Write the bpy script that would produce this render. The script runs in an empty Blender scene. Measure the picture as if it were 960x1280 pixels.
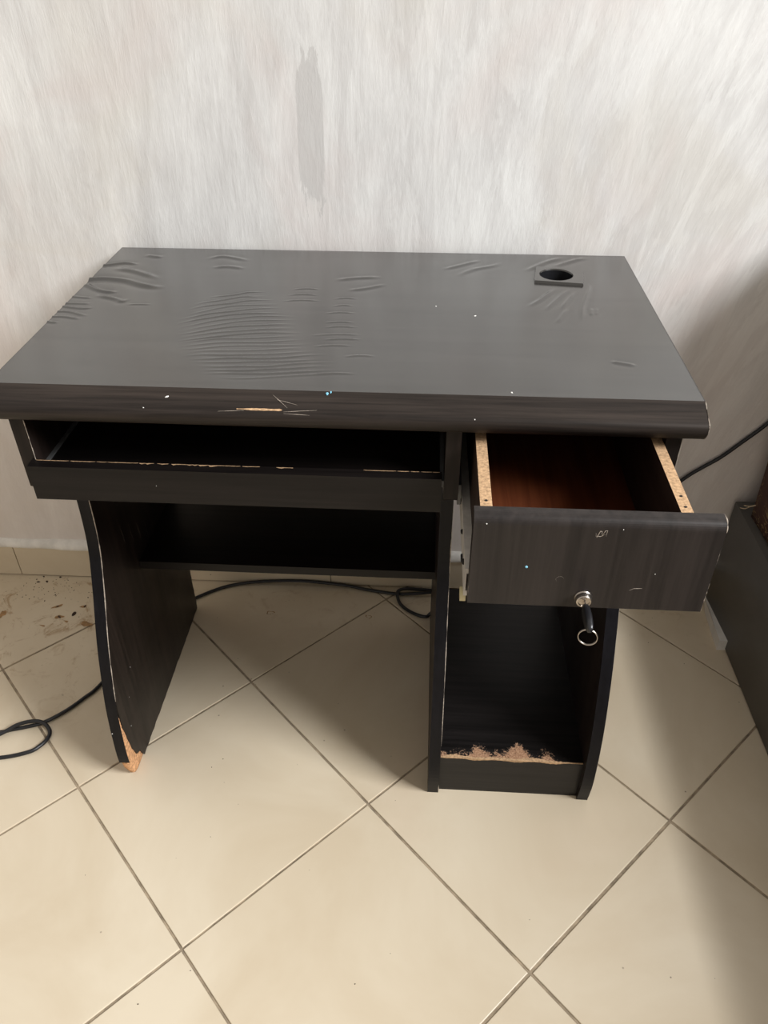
import bpy, bmesh, math, random
import numpy as np
from mathutils import Matrix, Vector

scene = bpy.context.scene
C = scene.collection

# ------------------------------------------------------------------ camera
cam_data = bpy.data.cameras.new('camera')
cam = bpy.data.objects.new('camera', cam_data)
C.objects.link(cam)
right = Vector((0.9987417513, 0.0501111870, -0.0019450107))
down = Vector((0.0285182046, -0.5994304617, -0.7999186418))
fwd = Vector((-0.0412507714, 0.7988566771, -0.6001053102))
m = Matrix((right, -down, -fwd)).transposed().to_4x4()
m.translation = Vector((0.0, -1.29543942, 1.17487605))
cam.matrix_world = m
cam_data.sensor_fit = 'AUTO'
cam_data.sensor_width = 36.0
cam_data.lens = 972.0934607746841 / 1280.0 * 36.0
cam_data.clip_start = 0.01
scene.camera = cam

# ------------------------------------------------------------------ light
world = bpy.data.worlds.new('room_ambient')
scene.world = world
world.use_nodes = True
world.node_tree.nodes['Background'].inputs[0].default_value = (1.0, 0.92, 0.82, 1)
world.node_tree.nodes['Background'].inputs[1].default_value = 0.54

win = bpy.data.lights.new('window_daylight', 'AREA')
win.shape = 'RECTANGLE'
win.size = 2.0
win.size_y = 1.8
win.energy = 500.0
win.color = (0.97, 0.985, 1.0)
wo = bpy.data.objects.new('window_daylight', win)
C.objects.link(wo)
wo.location = (4.0, -2.2, 4.0)
wo.rotation_euler = (Vector((-0.15, -0.35, 0.55)) - Vector(wo.location)).to_track_quat('-Z', 'Y').to_euler()

scene.view_settings.view_transform = 'Standard'
scene.view_settings.look = 'None'
scene.view_settings.gamma = 1.0
scene.view_settings.use_curve_mapping = False
scene.view_settings.exposure = 0.02

random.seed(7)
rng = np.random.RandomState(11)

# ------------------------------------------------------------------ materials
def new_mat(name):
    mt = bpy.data.materials.new(name)
    mt.use_nodes = True
    nt = mt.node_tree
    b = nt.nodes['Principled BSDF']
    return mt, nt, b

def N(nt, typ, **kw):
    n = nt.nodes.new(typ)
    for k, v in kw.items():
        if k == 'op':
            n.operation = v
        else:
            setattr(n, k, v)
    return n

def ramp(nt, src, p0, c0, p1, c1, mid=None):
    r = nt.nodes.new('ShaderNodeValToRGB')
    r.color_ramp.elements[0].position = p0
    r.color_ramp.elements[0].color = (*c0, 1)
    r.color_ramp.elements[1].position = p1
    r.color_ramp.elements[1].color = (*c1, 1)
    if mid:
        e = r.color_ramp.elements.new(mid[0])
        e.color = (*mid[1], 1)
    nt.links.new(src, r.inputs[0])
    return r.outputs[0]

def coords(nt, scale=(1, 1, 1), rot=(0, 0, 0), loc=(0, 0, 0), src='Object'):
    tc = nt.nodes.new('ShaderNodeTexCoord')
    mp = nt.nodes.new('ShaderNodeMapping')
    mp.inputs['Scale'].default_value = scale
    mp.inputs['Rotation'].default_value = rot
    mp.inputs['Location'].default_value = loc
    nt.links.new(tc.outputs[src], mp.inputs[0])
    return mp.outputs[0]

def noise(nt, vec, scale, detail=6, rough=0.6, dist=0.0):
    n = nt.nodes.new('ShaderNodeTexNoise')
    n.inputs['Scale'].default_value = scale
    n.inputs['Detail'].default_value = detail
    n.inputs['Roughness'].default_value = rough
    n.inputs['Distortion'].default_value = dist
    nt.links.new(vec, n.inputs['Vector'])
    return n.outputs[0]

def mixc(nt, fac, a, b, mode='MIX'):
    n = nt.nodes.new('ShaderNodeMix')
    n.data_type = 'RGBA'
    n.blend_type = mode
    for sock, v in ((n.inputs[0], fac), (n.inputs[6], a), (n.inputs[7], b)):
        if isinstance(v, (int, float)):
            sock.default_value = v
        elif isinstance(v, tuple):
            sock.default_value = (*v, 1)
        else:
            nt.links.new(v, sock)
    return n.outputs[2]

def math_(nt, op, a, b=None, c=None, clamp=False):
    n = nt.nodes.new('ShaderNodeMath')
    n.operation = op
    n.use_clamp = clamp
    for i, v in enumerate((a, b, c)):
        if v is None:
            continue
        if isinstance(v, (int, float)):
            n.inputs[i].default_value = v
        else:
            nt.links.new(v, n.inputs[i])
    return n.outputs[0]

def smooth(nt, v, lo, hi):
    n = nt.nodes.new('ShaderNodeMapRange')
    n.interpolation_type = 'SMOOTHSTEP'
    n.inputs[1].default_value = lo
    n.inputs[2].default_value = hi
    n.inputs[3].default_value = 0
    n.inputs[4].default_value = 1
    nt.links.new(v, n.inputs[0])
    return n.outputs[0]

def bump(nt, b, h, strength, dist):
    n = nt.nodes.new('ShaderNodeBump')
    n.inputs['Strength'].default_value = strength
    n.inputs['Distance'].default_value = dist
    nt.links.new(h, n.inputs['Height'])
    nt.links.new(n.outputs[0], b.inputs['Normal'])

def sep(nt, vec):
    n = nt.nodes.new('ShaderNodeSeparateXYZ')
    nt.links.new(vec, n.inputs[0])
    return n.outputs

def plain(name, col, rough=0.5, metal=0.0, var=0.12, scale=60, bumpd=0.0, spec=0.5):
    mt, nt, b = new_mat(name)
    v = coords(nt)
    n = noise(nt, v, scale)
    lo = tuple(max(0, c * (1 - var)) for c in col)
    hi = tuple(min(1, c * (1 + var)) for c in col)
    nt.links.new(ramp(nt, n, 0.35, lo, 0.65, hi), b.inputs['Base Color'])
    b.inputs['Roughness'].default_value = rough
    b.inputs['Metallic'].default_value = metal
    b.inputs['Specular IOR Level'].default_value = spec
    if bumpd:
        bump(nt, b, n, 0.5, bumpd)
    return mt

def laminate(name, axis, lo, hi, rough=0.36, spec=0.2, fine=140, smudge=0.25):
    """dark wood-grain laminate, grain along the given axis"""
    mt, nt, b = new_mat(name)
    sc = [1.0, 1.0, 1.0]
    sc[axis] = 0.035
    v = coords(nt, tuple(sc))
    n1 = noise(nt, v, fine, 5, 0.65, 0.4)
    n2 = noise(nt, v, fine * 0.22, 3, 0.5, 0.8)
    f = math_(nt, 'ADD', math_(nt, 'MULTIPLY', n1, 0.6), math_(nt, 'MULTIPLY', n2, 0.4))
    nt.links.new(ramp(nt, f, 0.38, lo, 0.66, hi), b.inputs['Base Color'])
    v2 = coords(nt)
    s = noise(nt, v2, 9, 5, 0.6, 0.3)
    rr = math_(nt, 'ADD', math_(nt, 'MULTIPLY', s, smudge), rough - smudge * 0.5)
    nt.links.new(rr, b.inputs['Roughness'])
    b.inputs['Specular IOR Level'].default_value = spec
    bump(nt, b, n1, 0.12, 0.0004)
    return mt

M = {}
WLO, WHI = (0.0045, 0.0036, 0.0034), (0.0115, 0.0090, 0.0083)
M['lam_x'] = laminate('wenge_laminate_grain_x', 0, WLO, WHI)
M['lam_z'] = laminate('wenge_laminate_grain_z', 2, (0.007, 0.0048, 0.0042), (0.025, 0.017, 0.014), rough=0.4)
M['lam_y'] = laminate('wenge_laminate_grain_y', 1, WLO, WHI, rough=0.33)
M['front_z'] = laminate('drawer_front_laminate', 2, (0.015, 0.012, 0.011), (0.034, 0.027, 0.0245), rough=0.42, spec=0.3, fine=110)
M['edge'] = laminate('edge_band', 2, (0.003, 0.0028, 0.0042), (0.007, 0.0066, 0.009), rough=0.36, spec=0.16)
M['drawer_bottom'] = laminate('red_brown_hardboard', 1, (0.06, 0.014, 0.005), (0.115, 0.031, 0.011), rough=0.5, fine=90)
M['drawer_side'] = laminate('dark_brown_board', 1, (0.02, 0.011, 0.008), (0.035, 0.02, 0.015), rough=0.55)
M['raw'] = plain('raw_particle_board', (0.45, 0.29, 0.165), 0.85, var=0.3, scale=260, bumpd=0.0012, spec=0.2)
M['raw_foot'] = plain('broken_particle_board', (0.60, 0.33, 0.17), 0.9, var=0.35, scale=180, bumpd=0.003, spec=0.15)
M['wear'] = plain('pale_worn_edge', (0.42, 0.36, 0.30), 0.8, var=0.4, scale=200)
M['rubber'] = plain('black_rubber_cable', (0.010, 0.010, 0.012), 0.38, var=0.2, scale=40)
M['black_plastic'] = plain('black_plastic', (0.012, 0.012, 0.014), 0.3, var=0.15, scale=80)
M['steel'] = plain('nickel_steel', (0.52, 0.47, 0.42), 0.28, 1.0, var=0.08, scale=120)
M['slide'] = plain('white_coated_slide', (0.50, 0.47, 0.43), 0.45, 0.0, var=0.12, scale=50)
M['slide_dark'] = plain('grey_slide', (0.12, 0.12, 0.12), 0.45, 0.3, var=0.12, scale=50)
M['roller'] = plain('yellowed_plastic', (0.55, 0.48, 0.28), 0.5, var=0.1)
M['hole'] = plain('screw_hole', (0.008, 0.007, 0.006), 0.8)
M['blue'] = plain('pale_blue_paint', (0.22, 0.55, 0.72), 0.5)
M['white_fleck'] = plain('white_paint', (0.75, 0.74, 0.7), 0.6)
M['crumb'] = plain('dark_dirt', (0.05, 0.03, 0.02), 0.9, var=0.5)
M['stain'] = plain('brown_stain', (0.33, 0.19, 0.08), 0.6, var=0.35, scale=90)
M['white_wood'] = plain('white_painted_board', (0.8, 0.78, 0.74), 0.55, var=0.06, scale=30)

def mat_top():
    mt, nt, b = new_mat('wrinkled_dark_film')
    v = coords(nt, (0.035, 1, 1))
    n1 = noise(nt, v, 150, 5, 0.65, 0.4)
    n2 = noise(nt, v, 30, 3, 0.5, 0.8)
    f = math_(nt, 'ADD', math_(nt, 'MULTIPLY', n1, 0.55), math_(nt, 'MULTIPLY', n2, 0.45))
    col = ramp(nt, f, 0.36, (0.020, 0.0185, 0.017), 0.66, (0.033, 0.0305, 0.028))
    # a dull greasy smear near the front left corner
    p = sep(nt, coords(nt))
    dx = math_(nt, 'DIVIDE', math_(nt, 'SUBTRACT', p[0], -0.325), 0.026)
    dy = math_(nt, 'DIVIDE', math_(nt, 'SUBTRACT', p[1], -0.4255), 0.008)
    d = math_(nt, 'ADD', math_(nt, 'MULTIPLY', dx, dx), math_(nt, 'MULTIPLY', dy, dy))
    nn = noise(nt, coords(nt, (1, 2.2, 1)), 60, 4, 0.6)
    sm = math_(nt, 'SUBTRACT', 1.0, smooth(nt, math_(nt, 'ADD', d, math_(nt, 'MULTIPLY', nn, 1.6)), 1.1, 1.6))
    col = mixc(nt, math_(nt, 'MULTIPLY', sm, 0.55), col, (0.012, 0.011, 0.010))
    nt.links.new(col, b.inputs['Base Color'])
    s = noise(nt, coords(nt), 7, 6, 0.65, 0.5)
    nt.links.new(math_(nt, 'ADD', math_(nt, 'MULTIPLY', s, 0.08), 0.20), b.inputs['Roughness'])
    b.inputs['Specular IOR Level'].default_value = 0.8
    b.inputs['Coat Weight'].default_value = 0.55
    b.inputs['Coat Roughness'].default_value = 0.14
    return mt
M['top'] = mat_top()
M['bevel'] = laminate('sloping_edge_laminate', 0, (0.016, 0.0128, 0.011), (0.044, 0.034, 0.0285), rough=0.46, fine=150, spec=0.14)

def mat_shelf():
    """pedestal shelf: laminate rubbed through to the board along its front edge"""
    mt, nt, b = new_mat('worn_shelf_laminate')
    v = coords(nt, (0.04, 1, 1))
    n1 = noise(nt, v, 130, 5, 0.6, 0.3)
    base = ramp(nt, n1, 0.38, (0.005, 0.0042, 0.004), 0.66, (0.013, 0.011, 0.0105))
    b.inputs['Specular IOR Level'].default_value = 0.3
    vo = coords(nt)
    p = sep(nt, vo)
    g = math_(nt, 'SUBTRACT', p[1], -0.494)           # distance from the front edge
    n2 = noise(nt, vo, 55, 8, 0.75, 0.5)
    n3 = noise(nt, vo, 420, 3, 0.7)
    nn = math_(nt, 'ADD', math_(nt, 'MULTIPLY', n2, 0.62), math_(nt, 'MULTIPLY', n3, 0.38))
    xe = math_(nt, 'SUBTRACT', 1.0, smooth(nt, p[0], 0.315, 0.365))
    lim = math_(nt, 'SUBTRACT', nn, math_(nt, 'MULTIPLY', g, 8.5))
    lim = math_(nt, 'SUBTRACT', lim, math_(nt, 'MULTIPLY', math_(nt, 'SUBTRACT', 1.0, xe), 0.18))
    for cx_, w_, k_ in ((0.272, 0.026, 0.20), (0.205, 0.022, 0.12), (0.318, 0.016, 0.10)):
        dd = math_(nt, 'ABSOLUTE', math_(nt, 'SUBTRACT', p[0], cx_))
        lim = math_(nt, 'ADD', lim, math_(nt, 'MULTIPLY', math_(nt, 'SUBTRACT', 1.0, smooth(nt, dd, 0.0, w_)), k_))
    up_ = smooth(nt, p[2], 0.0866, 0.0874)
    msk = math_(nt, 'MULTIPLY', smooth(nt, lim, 0.40, 0.48), up_)
    core = ramp(nt, n3, 0.3, (0.20, 0.095, 0.05), 0.7, (0.50, 0.30, 0.18))
    nt.links.new(mixc(nt, msk, base, core), b.inputs['Base Color'])
    nt.links.new(math_(nt, 'ADD', math_(nt, 'MULTIPLY', msk, 0.5), 0.36), b.inputs['Roughness'])
    bump(nt, b, math_(nt, 'SUBTRACT', 1.0, msk), 0.6, 0.0008)
    return mt
M['shelf'] = mat_shelf()

def mat_wall():
    mt, nt, b = new_mat('brushed_plaster')
    tc = coords(nt)
    # strokes lean a little to the right
    # shear the strokes more and more towards the right
    p = sep(nt, tc)
    lean = smooth(nt, p[0], -0.1, 0.7)
    sx = math_(nt, 'SUBTRACT', p[0], math_(nt, 'MULTIPLY', math_(nt, 'MULTIPLY', lean, math_(nt, 'SUBTRACT', p[2], 0.75)), 0.36))
    cb = nt.nodes.new('ShaderNodeCombineXYZ')
    nt.links.new(math_(nt, 'MULTIPLY', sx, 1.0), cb.inputs[0])
    nt.links.new(math_(nt, 'MULTIPLY', p[2], 0.2), cb.inputs[2])
    st = cb.outputs[0]
    n1 = noise(nt, st, 17, 8, 0.62, 0.5)
    n2 = noise(nt, st, 120, 6, 0.7, 0.3)
    cb2 = nt.nodes.new('ShaderNodeCombineXYZ')
    nt.links.new(sx, cb2.inputs[0])
    nt.links.new(math_(nt, 'MULTIPLY', p[2], 0.5), cb2.inputs[2])
    n3 = noise(nt, cb2.outputs[0], 5, 5, 0.6, 0.6)
    f = math_(nt, 'ADD', math_(nt, 'ADD', math_(nt, 'MULTIPLY', n1, 0.5), math_(nt, 'MULTIPLY', n2, 0.20)), math_(nt, 'MULTIPLY', n3, 0.30))
    col = ramp(nt, f, 0.36, (0.585, 0.57, 0.555), 0.64, (0.83, 0.825, 0.805), mid=(0.5, (0.695, 0.685, 0.67)))
    cb3 = nt.nodes.new('ShaderNodeCombineXYZ')
    nt.links.new(math_(nt, 'ADD', sx, 7.3), cb3.inputs[0])
    nt.links.new(math_(nt, 'MULTIPLY', p[2], 0.22), cb3.inputs[2])
    n6 = noise(nt, cb3.outputs[0], 26, 9, 0.68, 0.7)
    stroke = math_(nt, 'MULTIPLY', smooth(nt, n6, 0.50, 0.575), math_(nt, 'ADD', math_(nt, 'MULTIPLY', smooth(nt, p[0], -0.5, 0.3), 0.25), 0.15))
    col = mixc(nt, stroke, col, (0.86, 0.86, 0.84))
    # yellowish and pinkish blotches of the old paint
    n4 = noise(nt, tc, 3.1, 4, 0.6, 0.8)
    col = mixc(nt, math_(nt, 'MULTIPLY', smooth(nt, n4, 0.5, 0.68), 0.35), col, (0.64, 0.60, 0.53))
    n5 = noise(nt, coords(nt, loc=(3, 0, 5)), 2.6, 4, 0.6, 0.8)
    col = mixc(nt, math_(nt, 'MULTIPLY', smooth(nt, n5, 0.48, 0.66), 0.4), col, (0.66, 0.58, 0.55))
    # the bare grey brush mark in the middle
    mx = math_(nt, 'ABSOLUTE', math_(nt, 'DIVIDE', math_(nt, 'SUBTRACT', math_(nt, 'ADD', p[0], math_(nt, 'MULTIPLY', math_(nt, 'SUBTRACT', n1, 0.5), 0.02)), -0.178), 0.020))
    mz = math_(nt, 'ABSOLUTE', math_(nt, 'DIVIDE', math_(nt, 'SUBTRACT', math_(nt, 'ADD', p[2], math_(nt, 'MULTIPLY', math_(nt, 'SUBTRACT', n2, 0.5), 0.22)), 0.925), 0.105))
    mk = math_(nt, 'SUBTRACT', 1.0, smooth(nt, math_(nt, 'ADD', math_(nt, 'POWER', mx, 4.0), math_(nt, 'POWER', mz, 4.0)), 0.75, 1.1))
    col = mixc(nt, math_(nt, 'MULTIPLY', mk, 0.6), col, (0.52, 0.505, 0.49))
    # pinkish tint with a ragged upper limit, low down on the wall
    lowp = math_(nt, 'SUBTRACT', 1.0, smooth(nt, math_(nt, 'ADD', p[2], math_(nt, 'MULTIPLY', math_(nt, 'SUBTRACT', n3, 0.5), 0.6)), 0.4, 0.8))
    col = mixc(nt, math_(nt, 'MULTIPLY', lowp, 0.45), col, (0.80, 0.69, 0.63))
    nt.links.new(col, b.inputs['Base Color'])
    b.inputs['Roughness'].default_value = 0.62
    b.inputs['Specular IOR Level'].default_value = 0.3
    hgt = math_(nt, 'ADD', math_(nt, 'MULTIPLY', n1, 0.8), math_(nt, 'MULTIPLY', n2, 0.35))
    bump(nt, b, hgt, 0.42, 0.004)
    return mt
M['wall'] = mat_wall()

def mat_tile(name, dirt):
    mt, nt, b = new_mat(name)
    v = coords(nt, src='Object')
    oi = nt.nodes.new('ShaderNodeObjectInfo')
    geo = nt.nodes.new('ShaderNodeNewGeometry')
    n1 = noise(nt, geo.outputs['Position'], 3.2, 5, 0.6, 0.6)
    col = ramp(nt, n1, 0.35, (0.60, 0.50, 0.36), 0.65, (0.68, 0.59, 0.45))
    pk = noise(nt, geo.outputs['Position'], 1.9, 3, 0.5, 0.4)
    col = mixc(nt, math_(nt, 'MULTIPLY', smooth(nt, pk, 0.52, 0.68), 0.45), col, (0.66, 0.52, 0.395))
    col = mixc(nt, math_(nt, 'MULTIPLY', oi.outputs['Random'], 0.12), col, (0.70, 0.60, 0.46))
    # tiny dark pinholes
    vo = nt.nodes.new('ShaderNodeTexVoronoi')
    vo.inputs['Scale'].default_value = 26
    nt.links.new(geo.outputs['Position'], vo.inputs['Vector'])
    dot = math_(nt, 'SUBTRACT', 1.0, smooth(nt, vo.outputs['Distance'], 0.025, 0.05))
    gate = noise(nt, geo.outputs['Position'], 8, 2, 0.5)
    dot = math_(nt, 'MULTIPLY', dot, smooth(nt, gate, 0.5, 0.62))
    col = mixc(nt, math_(nt, 'MULTIPLY', dot, 0.8), col, (0.14, 0.09, 0.06))
    if dirt:
        p = sep(nt, geo.outputs['Position'])
        ns = noise(nt, geo.outputs['Position'], 16, 8, 0.75, 1.2)
        ns2 = noise(nt, geo.outputs['Position'], 42, 6, 0.7, 0.8)
        reg = math_(nt, 'MULTIPLY', math_(nt, 'SUBTRACT', 1.0, smooth(nt, p[0], -0.62, -0.45)), smooth(nt, p[1], -0.52, -0.12))
        reg2 = math_(nt, 'MULTIPLY', smooth(nt, p[1], -0.2, -0.03), 0.45)
        reg = math_(nt, 'MAXIMUM', reg, reg2)
        s1 = math_(nt, 'MULTIPLY', smooth(nt, ns, 0.53, 0.66), reg)
        col = mixc(nt, math_(nt, 'MULTIPLY', s1, 0.75), col, (0.34, 0.21, 0.10))
        s2 = math_(nt, 'MULTIPLY', smooth(nt, ns2, 0.66, 0.72), reg)
        col = mixc(nt, math_(nt, 'MULTIPLY', s2, 0.8), col, (0.10, 0.06, 0.03))
    nt.links.new(col, b.inputs['Base Color'])
    rn = noise(nt, geo.outputs['Position'], 6, 5, 0.6)
    nt.links.new(math_(nt, 'ADD', math_(nt, 'MULTIPLY', rn, 0.2), 0.26), b.inputs['Roughness'])
    b.inputs['Specular IOR Level'].default_value = 0.42
    return mt
M['tile'] = mat_tile('beige_floor_tile', True)
M['skirt'] = mat_tile('beige_skirting_tile', False)
M['grout'] = plain('brown_grout', (0.29, 0.23, 0.16), 0.9, var=0.35, scale=45)
M['rim'] = plain('whitewashed_rim', (0.80, 0.77, 0.72), 0.75, var=0.1, scale=35, bumpd=0.002)

def mat_leather():
    mt, nt, b = new_mat('grey_leatherette')
    v = coords(nt)
    n1 = noise(nt, v, 7, 5, 0.6, 0.3)
    nt.links.new(ramp(nt, n1, 0.3, (0.092, 0.087, 0.080), 0.7, (0.128, 0.122, 0.113)), b.inputs['Base Color'])
    b.inputs['Roughness'].default_value = 0.42
    vo = nt.nodes.new('ShaderNodeTexVoronoi')
    vo.inputs['Scale'].default_value = 500
    nt.links.new(v, vo.inputs['Vector'])
    bump(nt, b, vo.outputs['Distance'], 0.12, 0.0006)
    return mt
M['leather'] = mat_leather()

def mat_brocade():
    mt, nt, b = new_mat('brown_brocade')
    v = coords(nt)
    d = noise(nt, v, 9, 3, 0.5, 2.4)
    w = math_(nt, 'ABSOLUTE', math_(nt, 'SINE', math_(nt, 'MULTIPLY', d, 42.0)))
    band = math_(nt, 'SUBTRACT', 1.0, smooth(nt, w, 0.16, 0.34))
    g = noise(nt, v, 14, 2, 0.5, 0.5)
    band = math_(nt, 'MULTIPLY', band, smooth(nt, g, 0.4, 0.52))
    base = ramp(nt, noise(nt, v, 160, 3), 0.3, (0.055, 0.014, 0.006), 0.7, (0.11, 0.032, 0.012))
    nt.links.new(mixc(nt, band, base, (0.40, 0.27, 0.12)), b.inputs['Base Color'])
    b.inputs['Roughness'].default_value = 0.7
    bump(nt, b, band, 0.4, 0.001)
    return mt
M['brocade'] = mat_brocade()
M['piping'] = plain('beige_piping', (0.46, 0.36, 0.24), 0.7, var=0.2, scale=200)

# ------------------------------------------------------------------ mesh helpers
def link(name, me, mat, parent=None, smooth_=False):
    o = bpy.data.objects.new(name, me)
    mats = mat if isinstance(mat, (list, tuple)) else [mat]
    for k in mats:
        me.materials.append(M[k] if isinstance(k, str) else k)
    C.objects.link(o)
    if parent:
        o.parent = parent
    if smooth_:
        for p in me.polygons:
            p.use_smooth = True
    return o

def from_bm(name, bm, mat, parent=None, smooth_=False):
    bmesh.ops.recalc_face_normals(bm, faces=bm.faces)
    me = bpy.data.meshes.new(name)
    bm.to_mesh(me)
    bm.free()
    return link(name, me, mat, parent, smooth_)

def bevel_sharp(bm, w, seg=2, ang=30):
    es = [e for e in bm.edges if len(e.link_faces) == 2 and e.calc_face_angle(0) > math.radians(ang)]
    if es and w > 0:
        bmesh.ops.bevel(bm, geom=es, offset=w, segments=seg, profile=0.5, affect='EDGES', clamp_overlap=True)

def add_box(bm, x0, x1, y0, y1, z0, z1):
    vs = [bm.verts.new(p) for p in ((x0, y0, z0), (x1, y0, z0), (x1, y1, z0), (x0, y1, z0), (x0, y0, z1), (x1, y0, z1), (x1, y1, z1), (x0, y1, z1))]
    for f in ((0, 3, 2, 1), (4, 5, 6, 7), (0, 1, 5, 4), (1, 2, 6, 5), (2, 3, 7, 6), (3, 0, 4, 7)):
        bm.faces.new([vs[i] for i in f])
    return vs

def box(name, x0, x1, y0, y1, z0, z1, mat, parent=None, bev=0.0008, seg=2):
    bm = bmesh.new()
    add_box(bm, x0, x1, y0, y1, z0, z1)
    bevel_sharp(bm, bev, seg)
    return from_bm(name, bm, mat, parent)

def prism(bm, prof, x0, x1):
    """profile of (y, z) points extruded along x"""
    a = [bm.verts.new((x0, y, z)) for y, z in prof]
    b = [bm.verts.new((x1, y, z)) for y, z in prof]
    bm.faces.new(a)
    bm.faces.new(b[::-1])
    n = len(prof)
    for i in range(n):
        bm.faces.new((a[i], b[i], b[(i + 1) % n], a[(i + 1) % n]))

def catmull(pts, n=8, closed=False):
    pts = [Vector(p) for p in pts]
    out = []
    L = len(pts)
    for i in range(L - 1):
        p0 = pts[max(i - 1, 0)]; p1 = pts[i]; p2 = pts[i + 1]; p3 = pts[min(i + 2, L - 1)]
        for k in range(n):
            t = k / n
            out.append(0.5 * ((2 * p1) + (p2 - p0) * t + (2 * p0 - 5 * p1 + 4 * p2 - p3) * t * t + (3 * p1 - p0 - 3 * p2 + p3) * t ** 3))
    out.append(pts[-1])
    return out

def tube(bm, path, r, seg=10, cap=True, closed=False):
    path = [Vector(p) for p in path]
    n = len(path)
    rings = []
    prev = None
    for i, p in enumerate(path):
        if closed:
            t = (path[(i + 1) % n] - path[i - 1]).normalized()
        else:
            t = (path[min(i + 1, n - 1)] - path[max(i - 1, 0)]).normalized()
        if prev is None:
            a = t.orthogonal().normalized()
        else:
            a = (prev - t * prev.dot(t)).normalized()
        prev = a
        b = t.cross(a)
        rr = r[i] if isinstance(r, (list, tuple)) else r
        rings.append([bm.verts.new(p + (a * math.cos(2 * math.pi * k / seg) + b * math.sin(2 * math.pi * k / seg)) * rr) for k in range(seg)])
    for i in range(n if closed else n - 1):
        A, B = rings[i], rings[(i + 1) % n]
        for k in range(seg):
            bm.faces.new((A[k], A[(k + 1) % seg], B[(k + 1) % seg], B[k]))
    if cap and not closed:
        bm.faces.new(rings[0][::-1])
        bm.faces.new(rings[-1])

def cyl(bm, p0, p1, r0, r1=None, seg=24):
    tube(bm, [p0, p1], [r0, r1 if r1 is not None else r0], seg)

def tag(o, label, cat=None, group=None, kind=None):
    o['label'] = label
    if cat:
        o['category'] = cat
    if group:
        o['group'] = group
    if kind:
        o['kind'] = kind
    return o

def empty(name, loc, rz=0.0):
    o = bpy.data.objects.new(name, None)
    C.objects.link(o)
    o.location = loc
    o.rotation_euler = (0, 0, rz)
    o.empty_display_size = 0.05
    return o

# ------------------------------------------------------------------ room
bm = bmesh.new()
add_box(bm, -2.2, 2.3, 0.0, 0.14, -0.05, 2.7)
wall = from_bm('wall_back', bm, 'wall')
tag(wall, 'grey-white wall of brushed, patchy plaster behind the desk', kind='structure')

FX0, FX1, FY0, FY1 = -2.0, 2.1, -2.6, -0.0
bm = bmesh.new()
add_box(bm, FX0, FX1, FY0, FY1, -0.05, -0.0022)
floor = from_bm('floor', bm, 'grout')
tag(floor, 'beige ceramic floor tiles laid diagonally with brown grout', kind='structure')

TS = 0.3522716835
TG = Vector((-0.81054004, -0.28754009))
TA = math.radians(-45.80167)
du = Vector((math.cos(TA), math.sin(TA))); dv = Vector((-math.sin(TA), math.cos(TA)))

def clip(poly, axis, lim, keep_less):
    out = []
    for i, a in enumerate(poly):
        b = poly[(i + 1) % len(poly)]
        ia = (a[axis] <= lim) == keep_less
        ib = (b[axis] <= lim) == keep_less
        if ia:
            out.append(a)
        if ia != ib:
            t = (lim - a[axis]) / (b[axis] - a[axis])
            out.append((a[0] + (b[0] - a[0]) * t, a[1] + (b[1] - a[1]) * t))
    return out

G = 0.0021   # half joint
for iu in range(-8, 14):
    for iv in range(-10, 12):
        c = TG + du * (iu * TS) + dv * (iv * TS)
        j = rng.uniform(-0.0006, 0.0006, 4)
        poly = [tuple(c + du * a + dv * b) for a, b in ((G + j[0], G + j[1]), (TS - G + j[2], G + j[1]), (TS - G + j[2], TS - G + j[3]), (G + j[0], TS - G + j[3]))]
        for ax, lim, less in ((0, FX1, True), (0, FX0, False), (1, FY1 - 0.002, True), (1, FY0, False)):
            poly = clip(poly, ax, lim, less)
            if len(poly) < 3:
                break
        if len(poly) < 3:
            continue
        cx = sum(p[0] for p in poly) / len(poly); cy = sum(p[1] for p in poly) / len(poly)
        area = abs(sum(poly[i][0] * poly[(i + 1) % len(poly)][1] - poly[(i + 1) % len(poly)][0] * poly[i][1] for i in range(len(poly)))) / 2
        if area < 1e-4:
            continue
        bm = bmesh.new()
        lo = [bm.verts.new((p[0] - cx, p[1] - cy, -0.0045)) for p in poly]
        hi = [bm.verts.new((p[0] - cx, p[1] - cy, 0.0)) for p in poly]
        bm.faces.new(hi)
        for i in range(len(poly)):
            k = (i + 1) % len(poly)
            bm.faces.new((lo[i], lo[k], hi[k], hi[i]))
        es = [e for e in bm.edges if all(v in hi for v in e.verts)]
        bmesh.ops.bevel(bm, geom=es, offset=0.0012, segments=2, profile=0.5, affect='EDGES')
        t = from_bm('tile', bm, 'tile', floor)
        t.location = (cx, cy, rng.uniform(-0.0003, 0.0))

# skirting: a row of tiles with a lime-washed rim above
bm = bmesh.new()
add_box(bm, -2.2, 2.3, -0.004, 0.0, 0.0, 0.082)
skirt = from_bm('baseboard_back', bm, 'grout')
tag(skirt, 'low skirting of beige tiles along the foot of the wall', kind='structure')
x = -0.890 - 4 * TS
while x < 2.25:
    bm = bmesh.new()
    add_box(bm, 0.0008, TS - 0.0012, -0.0085, -0.0032, 0.0025, 0.0805)
    bevel_sharp(bm, 0.0012)
    t = from_bm('tile', bm, 'skirt', skirt)
    t.location = (x, 0, 0)
    x += TS

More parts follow.
